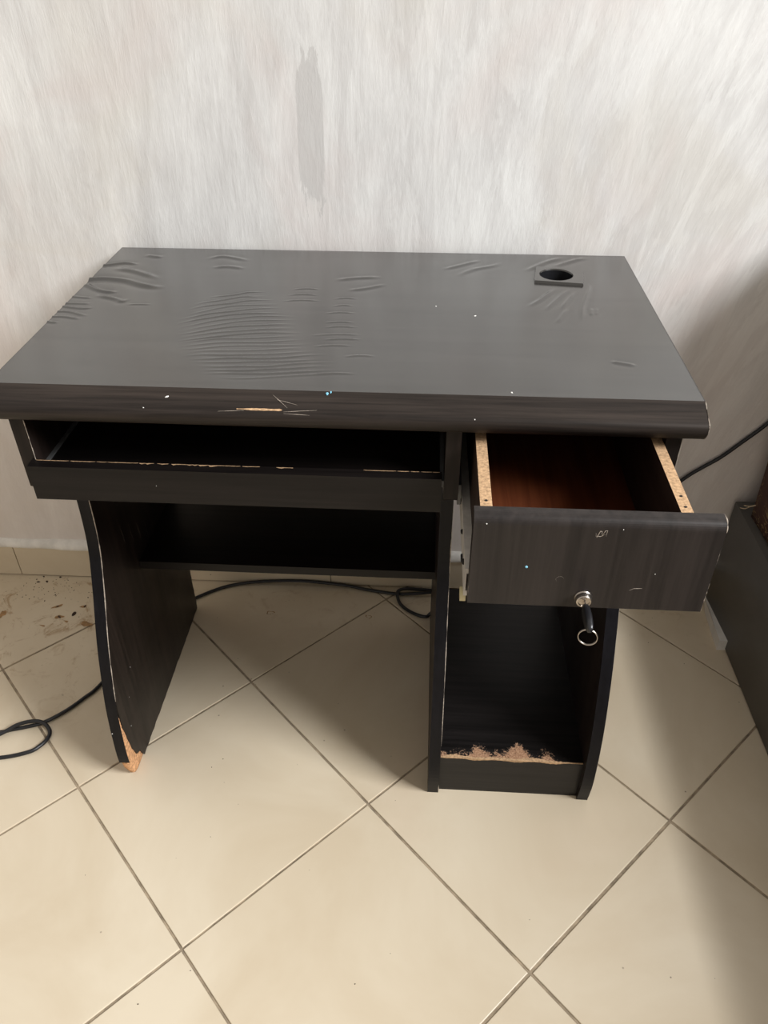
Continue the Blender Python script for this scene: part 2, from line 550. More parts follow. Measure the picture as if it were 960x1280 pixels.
bm = bmesh.new()
nx = 240
prof = [(0.0, 0.0805), (-0.0105, 0.0805), (-0.0125, 0.0825), (-0.0125, 0.088), (-0.0085, 0.0965), (-0.003, 0.1), (0.0, 0.101)]
rows = []
for i in range(nx + 1):
    xx = -2.2 + 4.5 * i / nx
    w = 1 + 0.22 * math.sin(xx * 23) * math.sin(xx * 7.1 + 1) + rng.uniform(-0.12, 0.12)
    rows.append([bm.verts.new((xx, y * w, z + (0.0015 * math.sin(xx * 31) if z > 0.09 else 0))) for y, z in prof])
for i in range(nx):
    for k in range(len(prof) - 1):
        bm.faces.new((rows[i][k], rows[i + 1][k], rows[i + 1][k + 1], rows[i][k + 1]))
rim = from_bm('trim_1', bm, 'rim', None, True)
tag(rim, 'whitewashed plaster rim on top of the skirting tiles', kind='structure')

RIDGES = [([(0.323,-0.389),(0.333,-0.392),(0.345,-0.396),(0.356,-0.399)],1.2,3.6),([(-0.419,-0.09),(-0.405,-0.085),(-0.383,-0.076),(-0.36,-0.083)],1.6,4),([(-0.421,-0.152),(-0.394,-0.145),(-0.358,-0.152),(-0.328,-0.168),(-0.305,-0.176),(-0.289,-0.172)],4.0,6),([(-0.41,-0.172),(-0.386,-0.191),(-0.366,-0.198),(-0.353,-0.197)],2.2,4),([(-0.384,-0.21),(-0.349,-0.224),(-0.337,-0.232),(-0.331,-0.22)],1.3,4),([(-0.328,-0.243),(-0.31,-0.241),(-0.29,-0.241)],0.6,2.5),([(-0.363,-0.036),(-0.345,-0.043),(-0.33,-0.046)],0.9,5),([(-0.397,-0.1),(-0.362,-0.109),(-0.329,-0.129),(-0.309,-0.146)],1.4,6),([(-0.415,-0.218),(-0.384,-0.223)],0.8,2.8),([(-0.414,-0.243),(-0.378,-0.244)],0.8,2.8),([(-0.413,-0.255),(-0.384,-0.261),(-0.369,-0.256)],0.8,2.8),([(-0.414,-0.273),(-0.396,-0.274),(-0.367,-0.288)],1.0,2.8),([(-0.414,-0.291),(-0.396,-0.291),(-0.372,-0.299)],0.9,2.8),([(-0.414,-0.308),(-0.399,-0.312)],0.8,2.8),([(-0.243,-0.09),(-0.215,-0.083),(-0.187,-0.093)],0.8,5),([(-0.26,-0.054),(-0.234,-0.036),(-0.186,-0.057)],0.8,5),([(-0.045,-0.134),(-0.009,-0.122),(0.031,-0.117)],0.8,5),([(-0.021,-0.174),(0.01,-0.162),(0.037,-0.144)],0.8,4.5),([(0.119,-0.08),(0.151,-0.056),(0.183,-0.031)],0.9,4.5),([(0.141,-0.109),(0.166,-0.077),(0.198,-0.058),(0.215,-0.039)],0.7,5),([(0.246,-0.082),(0.281,-0.04),(0.316,-0.01)],1.1,5),([(0.294,-0.057),(0.333,-0.023),(0.354,-0.012)],1.0,5),([(0.239,-0.222),(0.259,-0.195),(0.287,-0.147)],1.0,3.5),([(0.26,-0.238),(0.282,-0.194),(0.308,-0.146)],1.0,3.2),([(0.283,-0.23),(0.299,-0.193),(0.315,-0.157)],0.9,3),([(0.272,-0.279),(0.295,-0.222)],0.7,3),([(0.307,-0.27),(0.317,-0.214),(0.336,-0.144),(0.334,-0.124)],1.0,3.2),([(0.323,-0.249),(0.328,-0.22)],0.6,3),([(0.33,-0.248),(0.335,-0.22)],0.4,3),([(-0.22,-0.213),(-0.206,-0.207),(-0.193,-0.203),(-0.179,-0.197),(-0.166,-0.189),(-0.151,-0.186),(-0.136,-0.185)],0.63,2.4),([(-0.235,-0.242),(-0.219,-0.23),(-0.202,-0.223),(-0.185,-0.214),(-0.168,-0.205),(-0.15,-0.204),(-0.131,-0.201)],0.62,2.4),([(-0.239,-0.26),(-0.221,-0.246),(-0.2,-0.237),(-0.18,-0.23),(-0.16,-0.22),(-0.138,-0.217),(-0.115,-0.216)],0.82,2.4),([(-0.236,-0.277),(-0.216,-0.264),(-0.196,-0.251),(-0.175,-0.24),(-0.152,-0.236),(-0.129,-0.233),(-0.106,-0.231)],0.54,2.4),([(-0.244,-0.295),(-0.222,-0.281),(-0.2,-0.268),(-0.176,-0.26),(-0.151,-0.251),(-0.126,-0.246),(-0.101,-0.244)],0.63,2.4),([(-0.243,-0.311),(-0.221,-0.294),(-0.198,-0.283),(-0.174,-0.272),(-0.149,-0.266),(-0.123,-0.263),(-0.097,-0.261)],0.73,2.4),([(-0.237,-0.321),(-0.213,-0.307),(-0.188,-0.292),(-0.161,-0.283),(-0.134,-0.275),(-0.105,-0.273),(-0.076,-0.274)],0.54,2.4),([(-0.229,-0.331),(-0.205,-0.316),(-0.18,-0.304),(-0.154,-0.293),(-0.127,-0.288),(-0.099,-0.286),(-0.071,-0.284)],0.49,2.4),([(-0.235,-0.342),(-0.209,-0.332),(-0.183,-0.319),(-0.155,-0.309),(-0.127,-0.305),(-0.098,-0.3),(-0.069,-0.3)],0.79,2.4),([(-0.224,-0.35),(-0.199,-0.338),(-0.174,-0.329),(-0.148,-0.323),(-0.121,-0.317),(-0.094,-0.313),(-0.067,-0.312)],0.53,2.4),([(-0.229,-0.362),(-0.202,-0.352),(-0.174,-0.342),(-0.146,-0.334),(-0.117,-0.328),(-0.087,-0.326),(-0.058,-0.325)],0.77,2.4),([(-0.223,-0.367),(-0.197,-0.357),(-0.171,-0.349),(-0.143,-0.347),(-0.115,-0.343),(-0.088,-0.338),(-0.06,-0.336)],0.47,2.4),([(-0.222,-0.378),(-0.195,-0.369),(-0.167,-0.361),(-0.138,-0.358),(-0.109,-0.356),(-0.08,-0.35),(-0.051,-0.345)],0.47,2.4),([(-0.22,-0.386),(-0.191,-0.38),(-0.163,-0.372),(-0.133,-0.368),(-0.103,-0.366),(-0.072,-0.363),(-0.043,-0.357)],0.48,2.4),([(-0.205,-0.394),(-0.18,-0.386),(-0.153,-0.384),(-0.127,-0.382),(-0.101,-0.378),(-0.074,-0.373),(-0.047,-0.371)],0.51,2.4),([(-0.209,-0.405),(-0.181,-0.397),(-0.152,-0.396),(-0.123,-0.393),(-0.094,-0.39),(-0.065,-0.384),(-0.036,-0.379)],0.55,2.4),([(-0.198,-0.412),(-0.168,-0.408),(-0.138,-0.404),(-0.107,-0.403),(-0.077,-0.399),(-0.047,-0.391),(-0.017,-0.387)],0.78,2.4),([(-0.194,-0.42),(-0.166,-0.418),(-0.136,-0.416),(-0.108,-0.412),(-0.079,-0.41),(-0.05,-0.405),(-0.021,-0.401)],0.54,2.4),([(-0.184,-0.429),(-0.153,-0.429),(-0.123,-0.426),(-0.093,-0.424),(-0.064,-0.416),(-0.034,-0.411),(-0.004,-0.409)],0.57,2.4),([(-0.177,-0.441),(-0.149,-0.438),(-0.12,-0.437),(-0.092,-0.432),(-0.064,-0.428),(-0.036,-0.422),(-0.007,-0.42)],0.63,2.4),([(-0.172,-0.449),(-0.143,-0.446),(-0.114,-0.445),(-0.086,-0.443),(-0.058,-0.438),(-0.029,-0.433),(-0.001,-0.428)],0.6,2.4),([(-0.152,-0.457),(-0.125,-0.458),(-0.098,-0.455),(-0.072,-0.45),(-0.045,-0.445),(-0.018,-0.441),(0.008,-0.434)],0.46,2.4),([(-0.037,-0.208),(-0.019,-0.202),(-0.001,-0.205)],0.6,2.4),([(-0.035,-0.234),(-0.02,-0.229),(-0.005,-0.231)],0.6,2.4),([(-0.044,-0.261),(-0.022,-0.255),(0.001,-0.257)],0.6,2.4),([(-0.041,-0.292),(-0.019,-0.287),(0.003,-0.289)],0.6,2.4),([(-0.039,-0.307),(-0.016,-0.302),(0.008,-0.304)],0.6,2.4),([(-0.054,-0.333),(-0.019,-0.327),(0.016,-0.328)],0.6,2.4),([(-0.037,-0.345),(-0.01,-0.341),(0.017,-0.342)],0.6,2.4),([(-0.047,-0.366),(-0.02,-0.361),(0.007,-0.362)],0.6,2.4),([(-0.005,-0.394),(0.016,-0.389),(0.038,-0.391)],0.6,2.4),([(-0.106,-0.197),(-0.084,-0.192),(-0.059,-0.194)],0.6,2.4),([(-0.11,-0.22),(-0.082,-0.214),(-0.053,-0.216)],0.6,2.4),([(-0.103,-0.175),(-0.081,-0.169),(-0.059,-0.172)],0.6,2.4),([(-0.039,-0.443),(-0.01,-0.439),(0.019,-0.439)],0.6,2.4)]

# ------------------------------------------------------------------ desk
DESK_LOC = (-0.08907665, -0.01830401, 0.0)
DESK_ROT = math.radians(-0.4766348572)
desk = empty('computer_desk', DESK_LOC, DESK_ROT)
tag(desk, 'worn dark brown computer desk with pulled-out drawer, keyboard tray and wrinkled top', 'desk')
DM = Matrix.Translation(DESK_LOC) @ Matrix.Rotation(DESK_ROT, 4, 'Z')

HW = 0.4139
PX = 0.3949      # outer face of the side panels
TH = 0.018
ZT = 0.712       # underside of the top

# --- top: one sheet following the profile, with the film's folds as relief
def polyline_dist(X, Y, pts):
    best = np.full(X.shape, 1e9)
    tt = np.zeros(X.shape)
    L = [0.0]
    for a, b in zip(pts[:-1], pts[1:]):
        L.append(L[-1] + math.hypot(b[0] - a[0], b[1] - a[1]))
    for i, (a, b) in enumerate(zip(pts[:-1], pts[1:])):
        dx, dy = b[0] - a[0], b[1] - a[1]
        l2 = dx * dx + dy * dy + 1e-12
        t = np.clip(((X - a[0]) * dx + (Y - a[1]) * dy) / l2, 0, 1)
        d = np.hypot(X - a[0] - t * dx, Y - a[1] - t * dy)
        m_ = d < best
        best[m_] = d[m_]
        tt[m_] = (L[i] + t[m_] * math.sqrt(l2)) / L[-1]
    return best, tt

NXT, NYT = 540, 320
xs = np.linspace(-HW, HW, NXT)
ysf = np.linspace(0.0, -0.484, NYT)
XX, YY = np.meshgrid(xs, ysf)
HH = np.zeros_like(XX)
for pts, h, s in RIDGES:
    sp = [tuple(p)[:2] for p in catmull([(a, b, 0) for a, b in pts], 4)]
    x0, x1 = min(p[0] for p in sp) - 0.03, max(p[0] for p in sp) + 0.03
    y0, y1 = min(p[1] for p in sp) - 0.03, max(p[1] for p in sp) + 0.03
    ci = np.where((xs >= x0) & (xs <= x1))[0]
    ri = np.where((ysf >= y0) & (ysf <= y1))[0]
    if len(ci) == 0 or len(ri) == 0:
        continue
    sl = np.ix_(ri, ci)
    d, t = polyline_dist(XX[sl], YY[sl], sp)
    at_edge = sp[0][0] < -0.40
    env = np.clip((1 - t) * 4, 0, 1) if at_edge else np.clip(np.minimum(t, 1 - t) * 3.2, 0, 1)
    env = env * env * (3 - 2 * env)
    s_ = s * (0.00085 if s < 2.6 else 0.001)
    HH[sl] += min(h * (0.0019 if s < 2.6 else 0.0022), (0.62 if s < 4 else 0.75) * s_) * env * (np.exp(-(d / s_) ** 2) - 0.35 * np.exp(-(d / (2.2 * s_)) ** 2))
# gentle unevenness of the film
for k in range(26):
    ax, ay, ph = rng.uniform(-40, 40), rng.uniform(-40, 40), rng.uniform(0, 6.28)
    HH += 0.000035 * np.sin(ax * XX + ay * YY + ph)
fade = np.clip((YY + 0.484) / 0.02, 0, 1) * np.clip(-YY / 0.006, 0, 1)
HH *= fade
prof_back = [(-0.006, ZT), (-0.001, ZT), (0.0, ZT + 0.001), (0.0, 0.7485), (-0.0004, 0.7496)]
prof_front = [(-0.484, 0.75), (-0.4845, 0.74985), (-0.490, 0.7472), (-0.497, 0.7440), (-0.505, 0.7403), (-0.5125, 0.7368), (-0.5148, 0.7350), (-0.5162, 0.7322), (-0.5164, 0.7285), (-0.5158, 0.7250), (-0.513, 0.7195), (-0.509, 0.7155), (-0.504, 0.7128), (-0.496, ZT)]
verts = []
rows_n = len(prof_back) + NYT + len(prof_front)
for y, z in prof_back:
    verts += [(x, y, z) for x in xs]
for r in range(NYT):
    verts += list(zip(XX[r].tolist(), YY[r].tolist(), (0.75 + HH[r]).tolist()))
for y, z in prof_front:
    verts += [(x, y, z) for x in xs]
GC = (0.2925, -0.1)    # cable hole
faces = []
for r in range(rows_n - 1):
    top_row = len(prof_back) <= r < len(prof_back) + NYT - 1
    for c in range(NXT - 1):
        if top_row:
            q = r - len(prof_back)
            if (xs[c] - GC[0]) ** 2 + (ysf[q] - GC[1]) ** 2 < 0.0285 ** 2:
                continue
        if r == len(prof_back) + NYT - 1:
            continue      # crisp line between flat and slope
        a = r * NXT + c
        faces.append((a, a + NXT, a + NXT + 1, a + 1))
last = (rows_n - 1) * NXT
faces.append(tuple([r * NXT for r in range(rows_n)]))
faces.append(tuple([r * NXT + NXT - 1 for r in range(rows_n)][::-1]))
# underside, left open around the hole
c0 = last
for c in range(NXT - 1):
    x = xs[c]
    if abs(x - GC[0]) < 0.0285:
        continue
    faces.append((last + c, c, c + 1, last + c + 1))
me = bpy.data.meshes.new('desktop')
me.from_pydata(verts, [], faces)
me.update()
top = link('desktop', me, ['top', 'bevel'], desk)
mi = np.array([1 if (len(p.vertices) == 4 and p.center[1] < -0.4841) else 0 for p in me.polygons], dtype=np.int32)
me.polygons.foreach_set('material_index', mi)
sm = np.ones(len(me.polygons), dtype=bool)
ends = (rows_n - 1) * (NXT - 1)
for i, p in enumerate(me.polygons):
    if len(p.vertices) > 4:
        sm[i] = False
me.polygons.foreach_set('use_smooth', sm)
tag(top, 'dark film-covered desktop, bubbled and wrinkled, with a sloping front edge')

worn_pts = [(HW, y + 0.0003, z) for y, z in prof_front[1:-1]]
# grommet: square plate with a round hole and a sleeve
bm = bmesh.new()
NS = 48
ga = math.radians(-8)
def gp(x, y, z):
    return (GC[0] + x * math.cos(ga) - y * math.sin(ga), GC[1] + x * math.sin(ga) + y * math.cos(ga), z)
PXm, PXp, PYm, PYp = -0.032, 0.041, -0.031, 0.031
loops = {k: [] for k in ('ot', 'ob', 'it', 'ib', 'ob2')}
for k in range(NS):
    a = 2 * math.pi * k / NS
    ca, sa = math.cos(a), math.sin(a)
    sx = (PXp if ca > 0 else -PXm); sy = (PYp if sa > 0 else -PYm)
    t = min(sx / abs(ca) if abs(ca) > 1e-6 else 9, sy / abs(sa) if abs(sa) > 1e-6 else 9)
    ox, oy = ca * t, sa * t
    loops['ob'].append(bm.verts.new(gp(ox * 1.02, oy * 1.02, 0.7492)))
    loops['ot'].append(bm.verts.new(gp(ox * 0.985, oy * 0.985, 0.7535)))
    loops['it'].append(bm.verts.new(gp(ca * 0.0255, sa * 0.0255, 0.7535)))
    loops['ib'].append(bm.verts.new(gp(ca * 0.0245, sa * 0.0245, 0.751)))
for A, B in (('ob', 'ot'), ('ot', 'it'), ('it', 'ib')):
    for k in range(NS):
        j = (k + 1) % NS
        bm.faces.new((loops[A][k], loops[A][j], loops[B][j], loops[B][k]))
# exact corners
plate = from_bm('grommet_plate', bm, 'top', top)
tag(plate, 'square dark plate around the cable hole')
bm = bmesh.new()
r1, r2 = [], []
for k in range(NS):
    a = 2 * math.pi * k / NS
    r1.append(bm.verts.new(gp(math.cos(a) * 0.0245, math.sin(a) * 0.0245, 0.7515)))
    r2.append(bm.verts.new(gp(math.cos(a) * 0.0235, math.sin(a) * 0.0235, 0.708)))
for k in range(NS):
    j = (k + 1) % NS
    bm.faces.new((r1[k], r1[j], r2[j], r2[k]))
slv = from_bm('grommet_sleeve', bm, 'black_plastic', top, True)
tag(slv, 'black round sleeve inside the cable hole')

# --- side panels
CURVE = [(-0.404, 0.600), (-0.4005, 0.56), (-0.4, 0.50), (-0.4075, 0.436), (-0.429, 0.372), (-0.4585, 0.30), (-0.4765, 0.245), (-0.4945, 0.175), (-0.5045, 0.10), (-0.5065, 0.05), (-0.5, 0.0)]
curve = [(p.x, p.y) for p in catmull([(a, b, 0) for a, b in CURVE], 5)]
UP = [(-0.497, ZT), (-0.497, 0.612), (-0.494, 0.609), (-0.412, 0.609), (-0.406, 0.606)]
YB = -0.08

def jag_bottom(y0, y1, amp, n):
    out = []
    for i in range(1, n):
        t = i / n
        out.append((y0 + (y1 - y0) * t + rng.uniform(-0.003, 0.003), abs(rng.normal(0, amp)) if i % 3 else 0.0))
    return out

def strip_along(name, cv, x0, x1, off, mat, parent, embed=0.0):
    """thin band on the front edge of a panel"""
    bm = bmesh.new()
    rows = []
    n = len(cv)
    for i, (y, z) in enumerate(cv):
        a = cv[max(i - 1, 0)]; b = cv[min(i + 1, n - 1)]
        ty, tz = b[0] - a[0], b[1] - a[1]
        l = math.hypot(ty, tz)
        ny, nz = tz / l, -ty / l          # curve runs downward: normal towards -y
        if ny > 0:
            ny, nz = -ny, -nz
        rows.append([bm.verts.new((xx, y + ny * o, z + nz * o)) for xx, o in ((x0, embed), (x0, off), (x1, off), (x1, embed))])
    for i in range(n - 1):
        for k in range(4):
            j = (k + 1) % 4
            bm.faces.new((rows[i][k], rows[i][j], rows[i + 1][j], rows[i + 1][k]))
    bm.faces.new(rows[0]); bm.faces.new(rows[-1][::-1])
    return from_bm(name, bm, mat, parent)

def worn_line(name, pts, r, parent, mat='wear', skip=0.35):
    bm = bmesh.new()
    p = [Vector(q) for q in pts]
    i = 0
    while i < len(p) - 2:
        n = random.randint(3, 9)
        seg = p[i:i + n + 1]
        if len(seg) > 1 and random.random() > skip:
            rr = [r * random.uniform(0.5, 1.2) for _ in seg]
            rr[0] = rr[-1] = r * 0.3
            tube(bm, seg, rr, 5)
        i += n
    o = from_bm(name, bm, mat, parent)
    o['kind'] = 'stuff'
    return o

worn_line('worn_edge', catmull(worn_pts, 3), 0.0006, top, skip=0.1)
# left leg with the broken foot
def curve_y(z):
    for a, b in zip(curve[:-1], curve[1:]):
        if b[1] <= z <= a[1]:
            return a[0] + (b[0] - a[0]) * (a[1] - z) / (a[1] - b[1] + 1e-9)
    return curve[-1][0]
cut = [(curve_y(z) + d, z) for z, d in ((.172, .0003), (.158, .0022), (.150, .0035), (.128, .0055), (.112, .0105), (.092, .0135), (.082, .0165), (.060, .0200), (.046, .0255), (.034, .0275), (.030, .0335), (.026, .0395), (.012, .0420), (0.0, .0460))]
front_l = [c for c in curve if c[1] > 0.176]
back = []
zz = 0.012
while zz < 0.30:
    back.append((YB + rng.uniform(-0.0016, 0.0012), zz))
    zz += rng.uniform(0.005, 0.011)
prof_l = UP + front_l + cut + jag_bottom(-0.462, YB, 0.0016, 34) + [(YB - 0.002, 0.002)] + back + [(YB, ZT)]
bm = bmesh.new()
prism(bm, prof_l, -PX, -PX + TH)
left_panel = from_bm('side_panel', bm, 'lam_z', desk)
tag(left_panel, 'left side panel with a curved front edge and a broken foot')
# exposed core, thinner than the board and rounded by wear
bm = bmesh.new()
fr = [c for c in curve if 0.006 < c[1] <= 0.185]
outer = [(y + 0.0012, z) for y, z in fr] + [(-0.496, 0.0)]
inner = [(y + 0.006, z) for y, z in cut]
NZ = 26
rings = []
def interp(pl_, z):
    pl_ = sorted(pl_, key=lambda q: q[1])
    for a, b in zip(pl_[:-1], pl_[1:]):
        if a[1] <= z <= b[1]:
            t = (z - a[1]) / (b[1] - a[1] + 1e-9)
            return a[0] + (b[0] - a[0]) * t
    return pl_[0][0] if z < pl_[0][1] else pl_[-1][0]
for i in range(NZ + 1):
    z = 0.172 * (1 - i / NZ)
    ya = interp(outer, z) + (0.010 * max(0, 1 - z / 0.03)) ** 1.0 * 0.6
    yb = interp(inner, z) + 0.004
    e = max(0.0, 1 - z / 0.06)
    xa = -PX + 0.0008 + 0.006 * e
    xb = -PX + TH - 0.0012 - 0.002 * e
    ring = []
    for (tx, ty) in ((0, 0), (.25, -.02), (.5, -.03), (.78, 0.0), (1, .16), (1, .4), (1, .7), (1, 1), (.5, 1), (0, 1), (0, .5)):
        ring.append(bm.verts.new((xa + (xb - xa) * tx + rng.uniform(-.0005, .0005), ya + (yb - ya) * ty + rng.uniform(-.0009, .0009), max(0.0, z + rng.uniform(-.001, .001)))))
    rings.append(ring)
for A, B in zip(rings[:-1], rings[1:]):
    n = len(A)
    for k in range(n):
        bm.faces.new((A[k], A[(k + 1) % n], B[(k + 1) % n], B[k]))
bm.faces.new(rings[0]); bm.faces.new(rings[-1][::-1])
core = from_bm('broken_foot', bm, 'raw_foot', left_panel, True)
tag(core, 'bare orange particle board where the foot has broken')
band = strip_along('edge_band', [c for c in curve if c[1] > 0.046], -PX, -PX + TH - 0.0004, 0.0012, 'edge', left_panel, 0.0002)
worn_line('worn_edge', [(-PX + TH, y - 0.0008, z) for y, z in curve if z > 0.18], 0.0007, left_panel, skip=0.1)
worn_line('worn_edge', [(-PX + TH, -0.4972, 0.71 - 0.1 * i / 30) for i in range(31)], 0.0005, left_panel, skip=0.2)

def full_panel(name, x0, label):
    bm = bmesh.new()
    prism(bm, UP + curve + [(YB, 0.0), (YB, ZT)], x0, x0 + TH)
    o = from_bm(name, bm, 'lam_z', desk)
    tag(o, label)
    strip_along('edge_band', curve, x0, x0 + TH, 0.0011, 'edge', o, 0.0002)
    return o
XD = 0.126
divider = full_panel('side_panel', XD, 'middle panel between knee space and pedestal')
right_panel = full_panel('side_panel', PX - TH, 'right side panel of the pedestal with a curved front edge')
worn_line('worn_edge', [(XD + TH, y - 0.0008, z) for y, z in curve], 0.0006, divider, skip=0.25)
worn_line('worn_edge', [(PX, y - 0.0005, z) for y, z in curve], 0.0005, right_panel, skip=0.6)
worn_line('worn_edge', [(PX, -0.4972, 0.71 - 0.1 * i / 30) for i in range(31)], 0.0006, right_panel, skip=0.2)

# --- fixed boards
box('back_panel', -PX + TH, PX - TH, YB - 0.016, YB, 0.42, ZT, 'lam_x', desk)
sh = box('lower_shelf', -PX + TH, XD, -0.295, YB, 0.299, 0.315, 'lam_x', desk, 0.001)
tag(sh, 'narrow glossy dark shelf across the knee space')
ps = box('pedestal_shelf', XD + TH, PX - TH, -0.4785, -0.085, 0.072, 0.0885, 'shelf', desk, 0.0006)
tag(ps, 'pedestal bottom shelf, rubbed bare along its front')
pl_ = box('plinth', XD + TH, PX - TH, -0.494, -0.478, 0.0, 0.0886, 'shelf', desk, 0.001)
# rubbed lip of the plinth: ragged strip of bare board
bm = bmesh.new()
up, lo_, fr_ = [], [], []
nn = 70
for i in range(nn + 1):
    t = i / nn
    xx = XD + TH + 0.001 + t * (PX - TH - XD - TH - 0.002)
    k = 1.0 if t < 0.82 else max(0.06, 1 - (t - 0.82) / 0.1)
    if t < 0.06:
        k = t / 0.06 * 0.9 + 0.1
    w = (0.0035 + 0.0025 * math.sin(t * 17) * math.sin(t * 5.3 + 1) + rng.uniform(-0.0012, 0.0012)) * k
    d = (0.0022 + 0.0016 * math.sin(t * 23 + 2) + rng.uniform(-0.0006, 0.0006)) * k
    up.append(bm.verts.new((xx, -0.494 + max(0.0008, w) + 0.0006, 0.0891)))
    lo_.append(bm.verts.new((xx, -0.4944, 0.0891)))
    fr_.append(bm.verts.new((xx, -0.4945, 0.0888 - max(0.0004, d))))
for i in range(nn):
    bm.faces.new((up[i], up[i + 1], lo_[i + 1], lo_[i]))
    bm.faces.new((lo_[i], lo_[i + 1], fr_[i + 1], fr_[i]))
wl = from_bm('worn_lip', bm, 'raw', pl_)
tag(wl, 'bare particle board along the chipped lip')

# --- keyboard tray
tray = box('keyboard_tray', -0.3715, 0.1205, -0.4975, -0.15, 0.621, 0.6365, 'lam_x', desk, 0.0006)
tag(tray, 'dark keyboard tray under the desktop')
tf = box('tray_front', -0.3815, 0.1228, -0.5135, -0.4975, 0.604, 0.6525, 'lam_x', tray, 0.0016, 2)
bm = bmesh.new()
add_box(bm, -0.3768, -0.3718, -0.496, -0.16, 0.6290, 0.6385)
rail = from_bm('slide_rail', bm, 'slide_dark', tray)
bm = bmesh.new()
add_box(bm, 0.1208, 0.1258, -0.496, -0.16, 0.6290, 0.6385)
rail = from_bm('slide_rail', bm, 'slide_dark', tray)
# chipped edge on the tray front
bm = bmesh.new()
xx = -0.376
while xx < 0.116:
    Lc = min(random.uniform(0.01, 0.05), 0.1205 - xx)
    mid = -0.26 < xx < -0.05
    gap = (-0.115 < xx < 0.0)
    if not gap or random.random() < 0.3:
        nseg = max(3, int(Lc / 0.003))
        A, B = [], []
        for i in range(nseg + 1):
            t = i / nseg
            w = (0.0007 + (random.uniform(0.0, 0.003) if (mid and random.random() < 0.5) else random.uniform(0, 0.0004))) * (0.3 if i in (0, nseg) else 1)
            A.append(bm.verts.new((xx + Lc * t, -0.4976, 0.6524)))
            B.append(bm.verts.new((xx + Lc * t, -0.4990 - w, 0.6529)))
        for i in range(nseg):
            bm.faces.new((A[i], A[i + 1], B[i + 1], B[i]))
    xx += Lc + random.uniform(0.0, 0.004)
chip = from_bm('chipped_edge', bm, 'raw', tray)
tag(chip, 'pale chips along the back edge of the tray front', kind='stuff')

# --- drawer
DX0, DX1 = 0.160, 0.376
bm = bmesh.new()
add_box(bm, DX0 + 0.0125, DX1 - 0.0125, -0.629, -0.27, 0.596, 0.600)
drawer = from_bm('drawer', bm, 'drawer_bottom', desk)
tag(drawer, 'open drawer with a red-brown bottom')
def side_board(x0, x1):
    bm = bmesh.new()
    add_box(bm, x0, x1, -0.629, -0.262, 0.590, 0.7)
    bevel_sharp(bm, 0.0007, 1)
    bm.faces.ensure_lookup_table()
    bmesh.ops.recalc_face_normals(bm, faces=bm.faces)
    for f in bm.faces:
        f.material_index = 1 if f.normal.z > 0.5 else 0
    o = from_bm('side_board', bm, ['drawer_side', 'raw'], drawer)
    return o
side_board(DX0, DX0 + 0.0125)
side_board(DX1 - 0.0125, DX1)
bm = bmesh.new()
for xx in (DX0 + 0.0065, DX1 - 0.006):
    for yy in (-0.619, -0.60 if xx > 0.3 else -0.45):
        cyl(bm, (xx, yy, 0.7003), (xx, yy, 0.7006), 0.0016, seg=10)
from_bm('nail_holes', bm, 'hole', drawer)['kind'] = 'stuff'
box('back_board', DX0 + 0.0125, DX1 - 0.0125, -0.2745, -0.262, 0.598, 0.69, 'drawer_side', drawer)
# front with a rounded upper lip
FX0d, FX1d, FYf, FYb, FZ0, FZ1 = 0.1535, 0.4060, -0.6465, -0.629, 0.579, 0.7005
prof = [(FYb, FZ1)]
R = 0.011
for k in range(9):
    a = math.pi / 2 + k / 8 * math.pi / 2
    prof.append((FYf + R + R * math.cos(a), FZ1 - R + R * math.sin(a)))
prof += [(FYf, FZ0 + 0.0015), (FYf + 0.0015, FZ0), (FYb, FZ0)]
bm = bmesh.new()
prism(bm, prof, FX0d, FX1d)
dfront = from_bm('drawer_front', bm, 'front_z', drawer)
tag(dfront, 'dark drawer front with a rounded upper edge')
worn_line('worn_edge', [(FX1d, FYf + 0.0005, FZ1 - 0.008 - (FZ1 - FZ0 - 0.009) * i / 40) for i in range(41)], 0.0006, drawer, skip=0.15)
worn_line('worn_edge', [(FX1d, y, z) for y, z in prof[:10]], 0.0007, drawer, skip=0.0)
worn_line('worn_edge', [(FX0d, FYf + 0.0005, FZ1 - 0.01 - (FZ1 - FZ0 - 0.012) * i / 40) for i in range(41)], 0.0004, drawer, skip=0.55)

# runner under the left side, hanging out of its track
def runner(xa, xb, y0, y1, z0, z1, drop, mat, parent, name='slide_rail'):
    bm = bmesh.new()
    prof = [(xa, 1), (xb, 1), (xb, 0.82), (xa + 0.002, 0.82), (xa + 0.002, 0.18), (xb, 0.18), (xb, 0.0), (xa, 0.0)]
    A, B = [], []
    for px, t in prof:
        A.append(bm.verts.new((px, y0, z0 + (z1 - z0) * t)))
        B.append(bm.verts.new((px, y1, z0 + (z1 - z0) * t - drop)))
    bm.faces.new(A); bm.faces.new(B[::-1])
    n = len(prof)
    for i in range(n):
        bm.faces.new((A[i], A[(i + 1) % n], B[(i + 1) % n], B[i]))
    return from_bm(name, bm, mat, parent)
rl = runner(0.1500, 0.1598, -0.626, -0.27, 0.572, 0.612, 0.012, 'slide', drawer)
tag(rl, 'white metal drawer runner with dark screw holes')
runner(DX1 + 0.0002, DX1 + 0.0006, -0.626, -0.40, 0.575, 0.60, 0.0, 'slide', drawer)
bm = bmesh.new()
for yy, zz, ln in ((-0.600, 0.600, 0.006), (-0.575, 0.584, 0.012), (-0.540, 0.596, 0.005), (-0.47, 0.590, 0.008)):
    tube(bm, [(0.1497, yy - ln / 2, zz), (0.1497, yy + ln / 2, zz)], 0.0022, 8)
from_bm('screw_holes', bm, 'hole', drawer)['kind'] = 'stuff'
bm = bmesh.new()
cyl(bm, (0.1470, -0.612, 0.562), (0.1535, -0.612, 0.562), 0.0085, seg=20)
from_bm('roller', bm, 'roller', drawer)
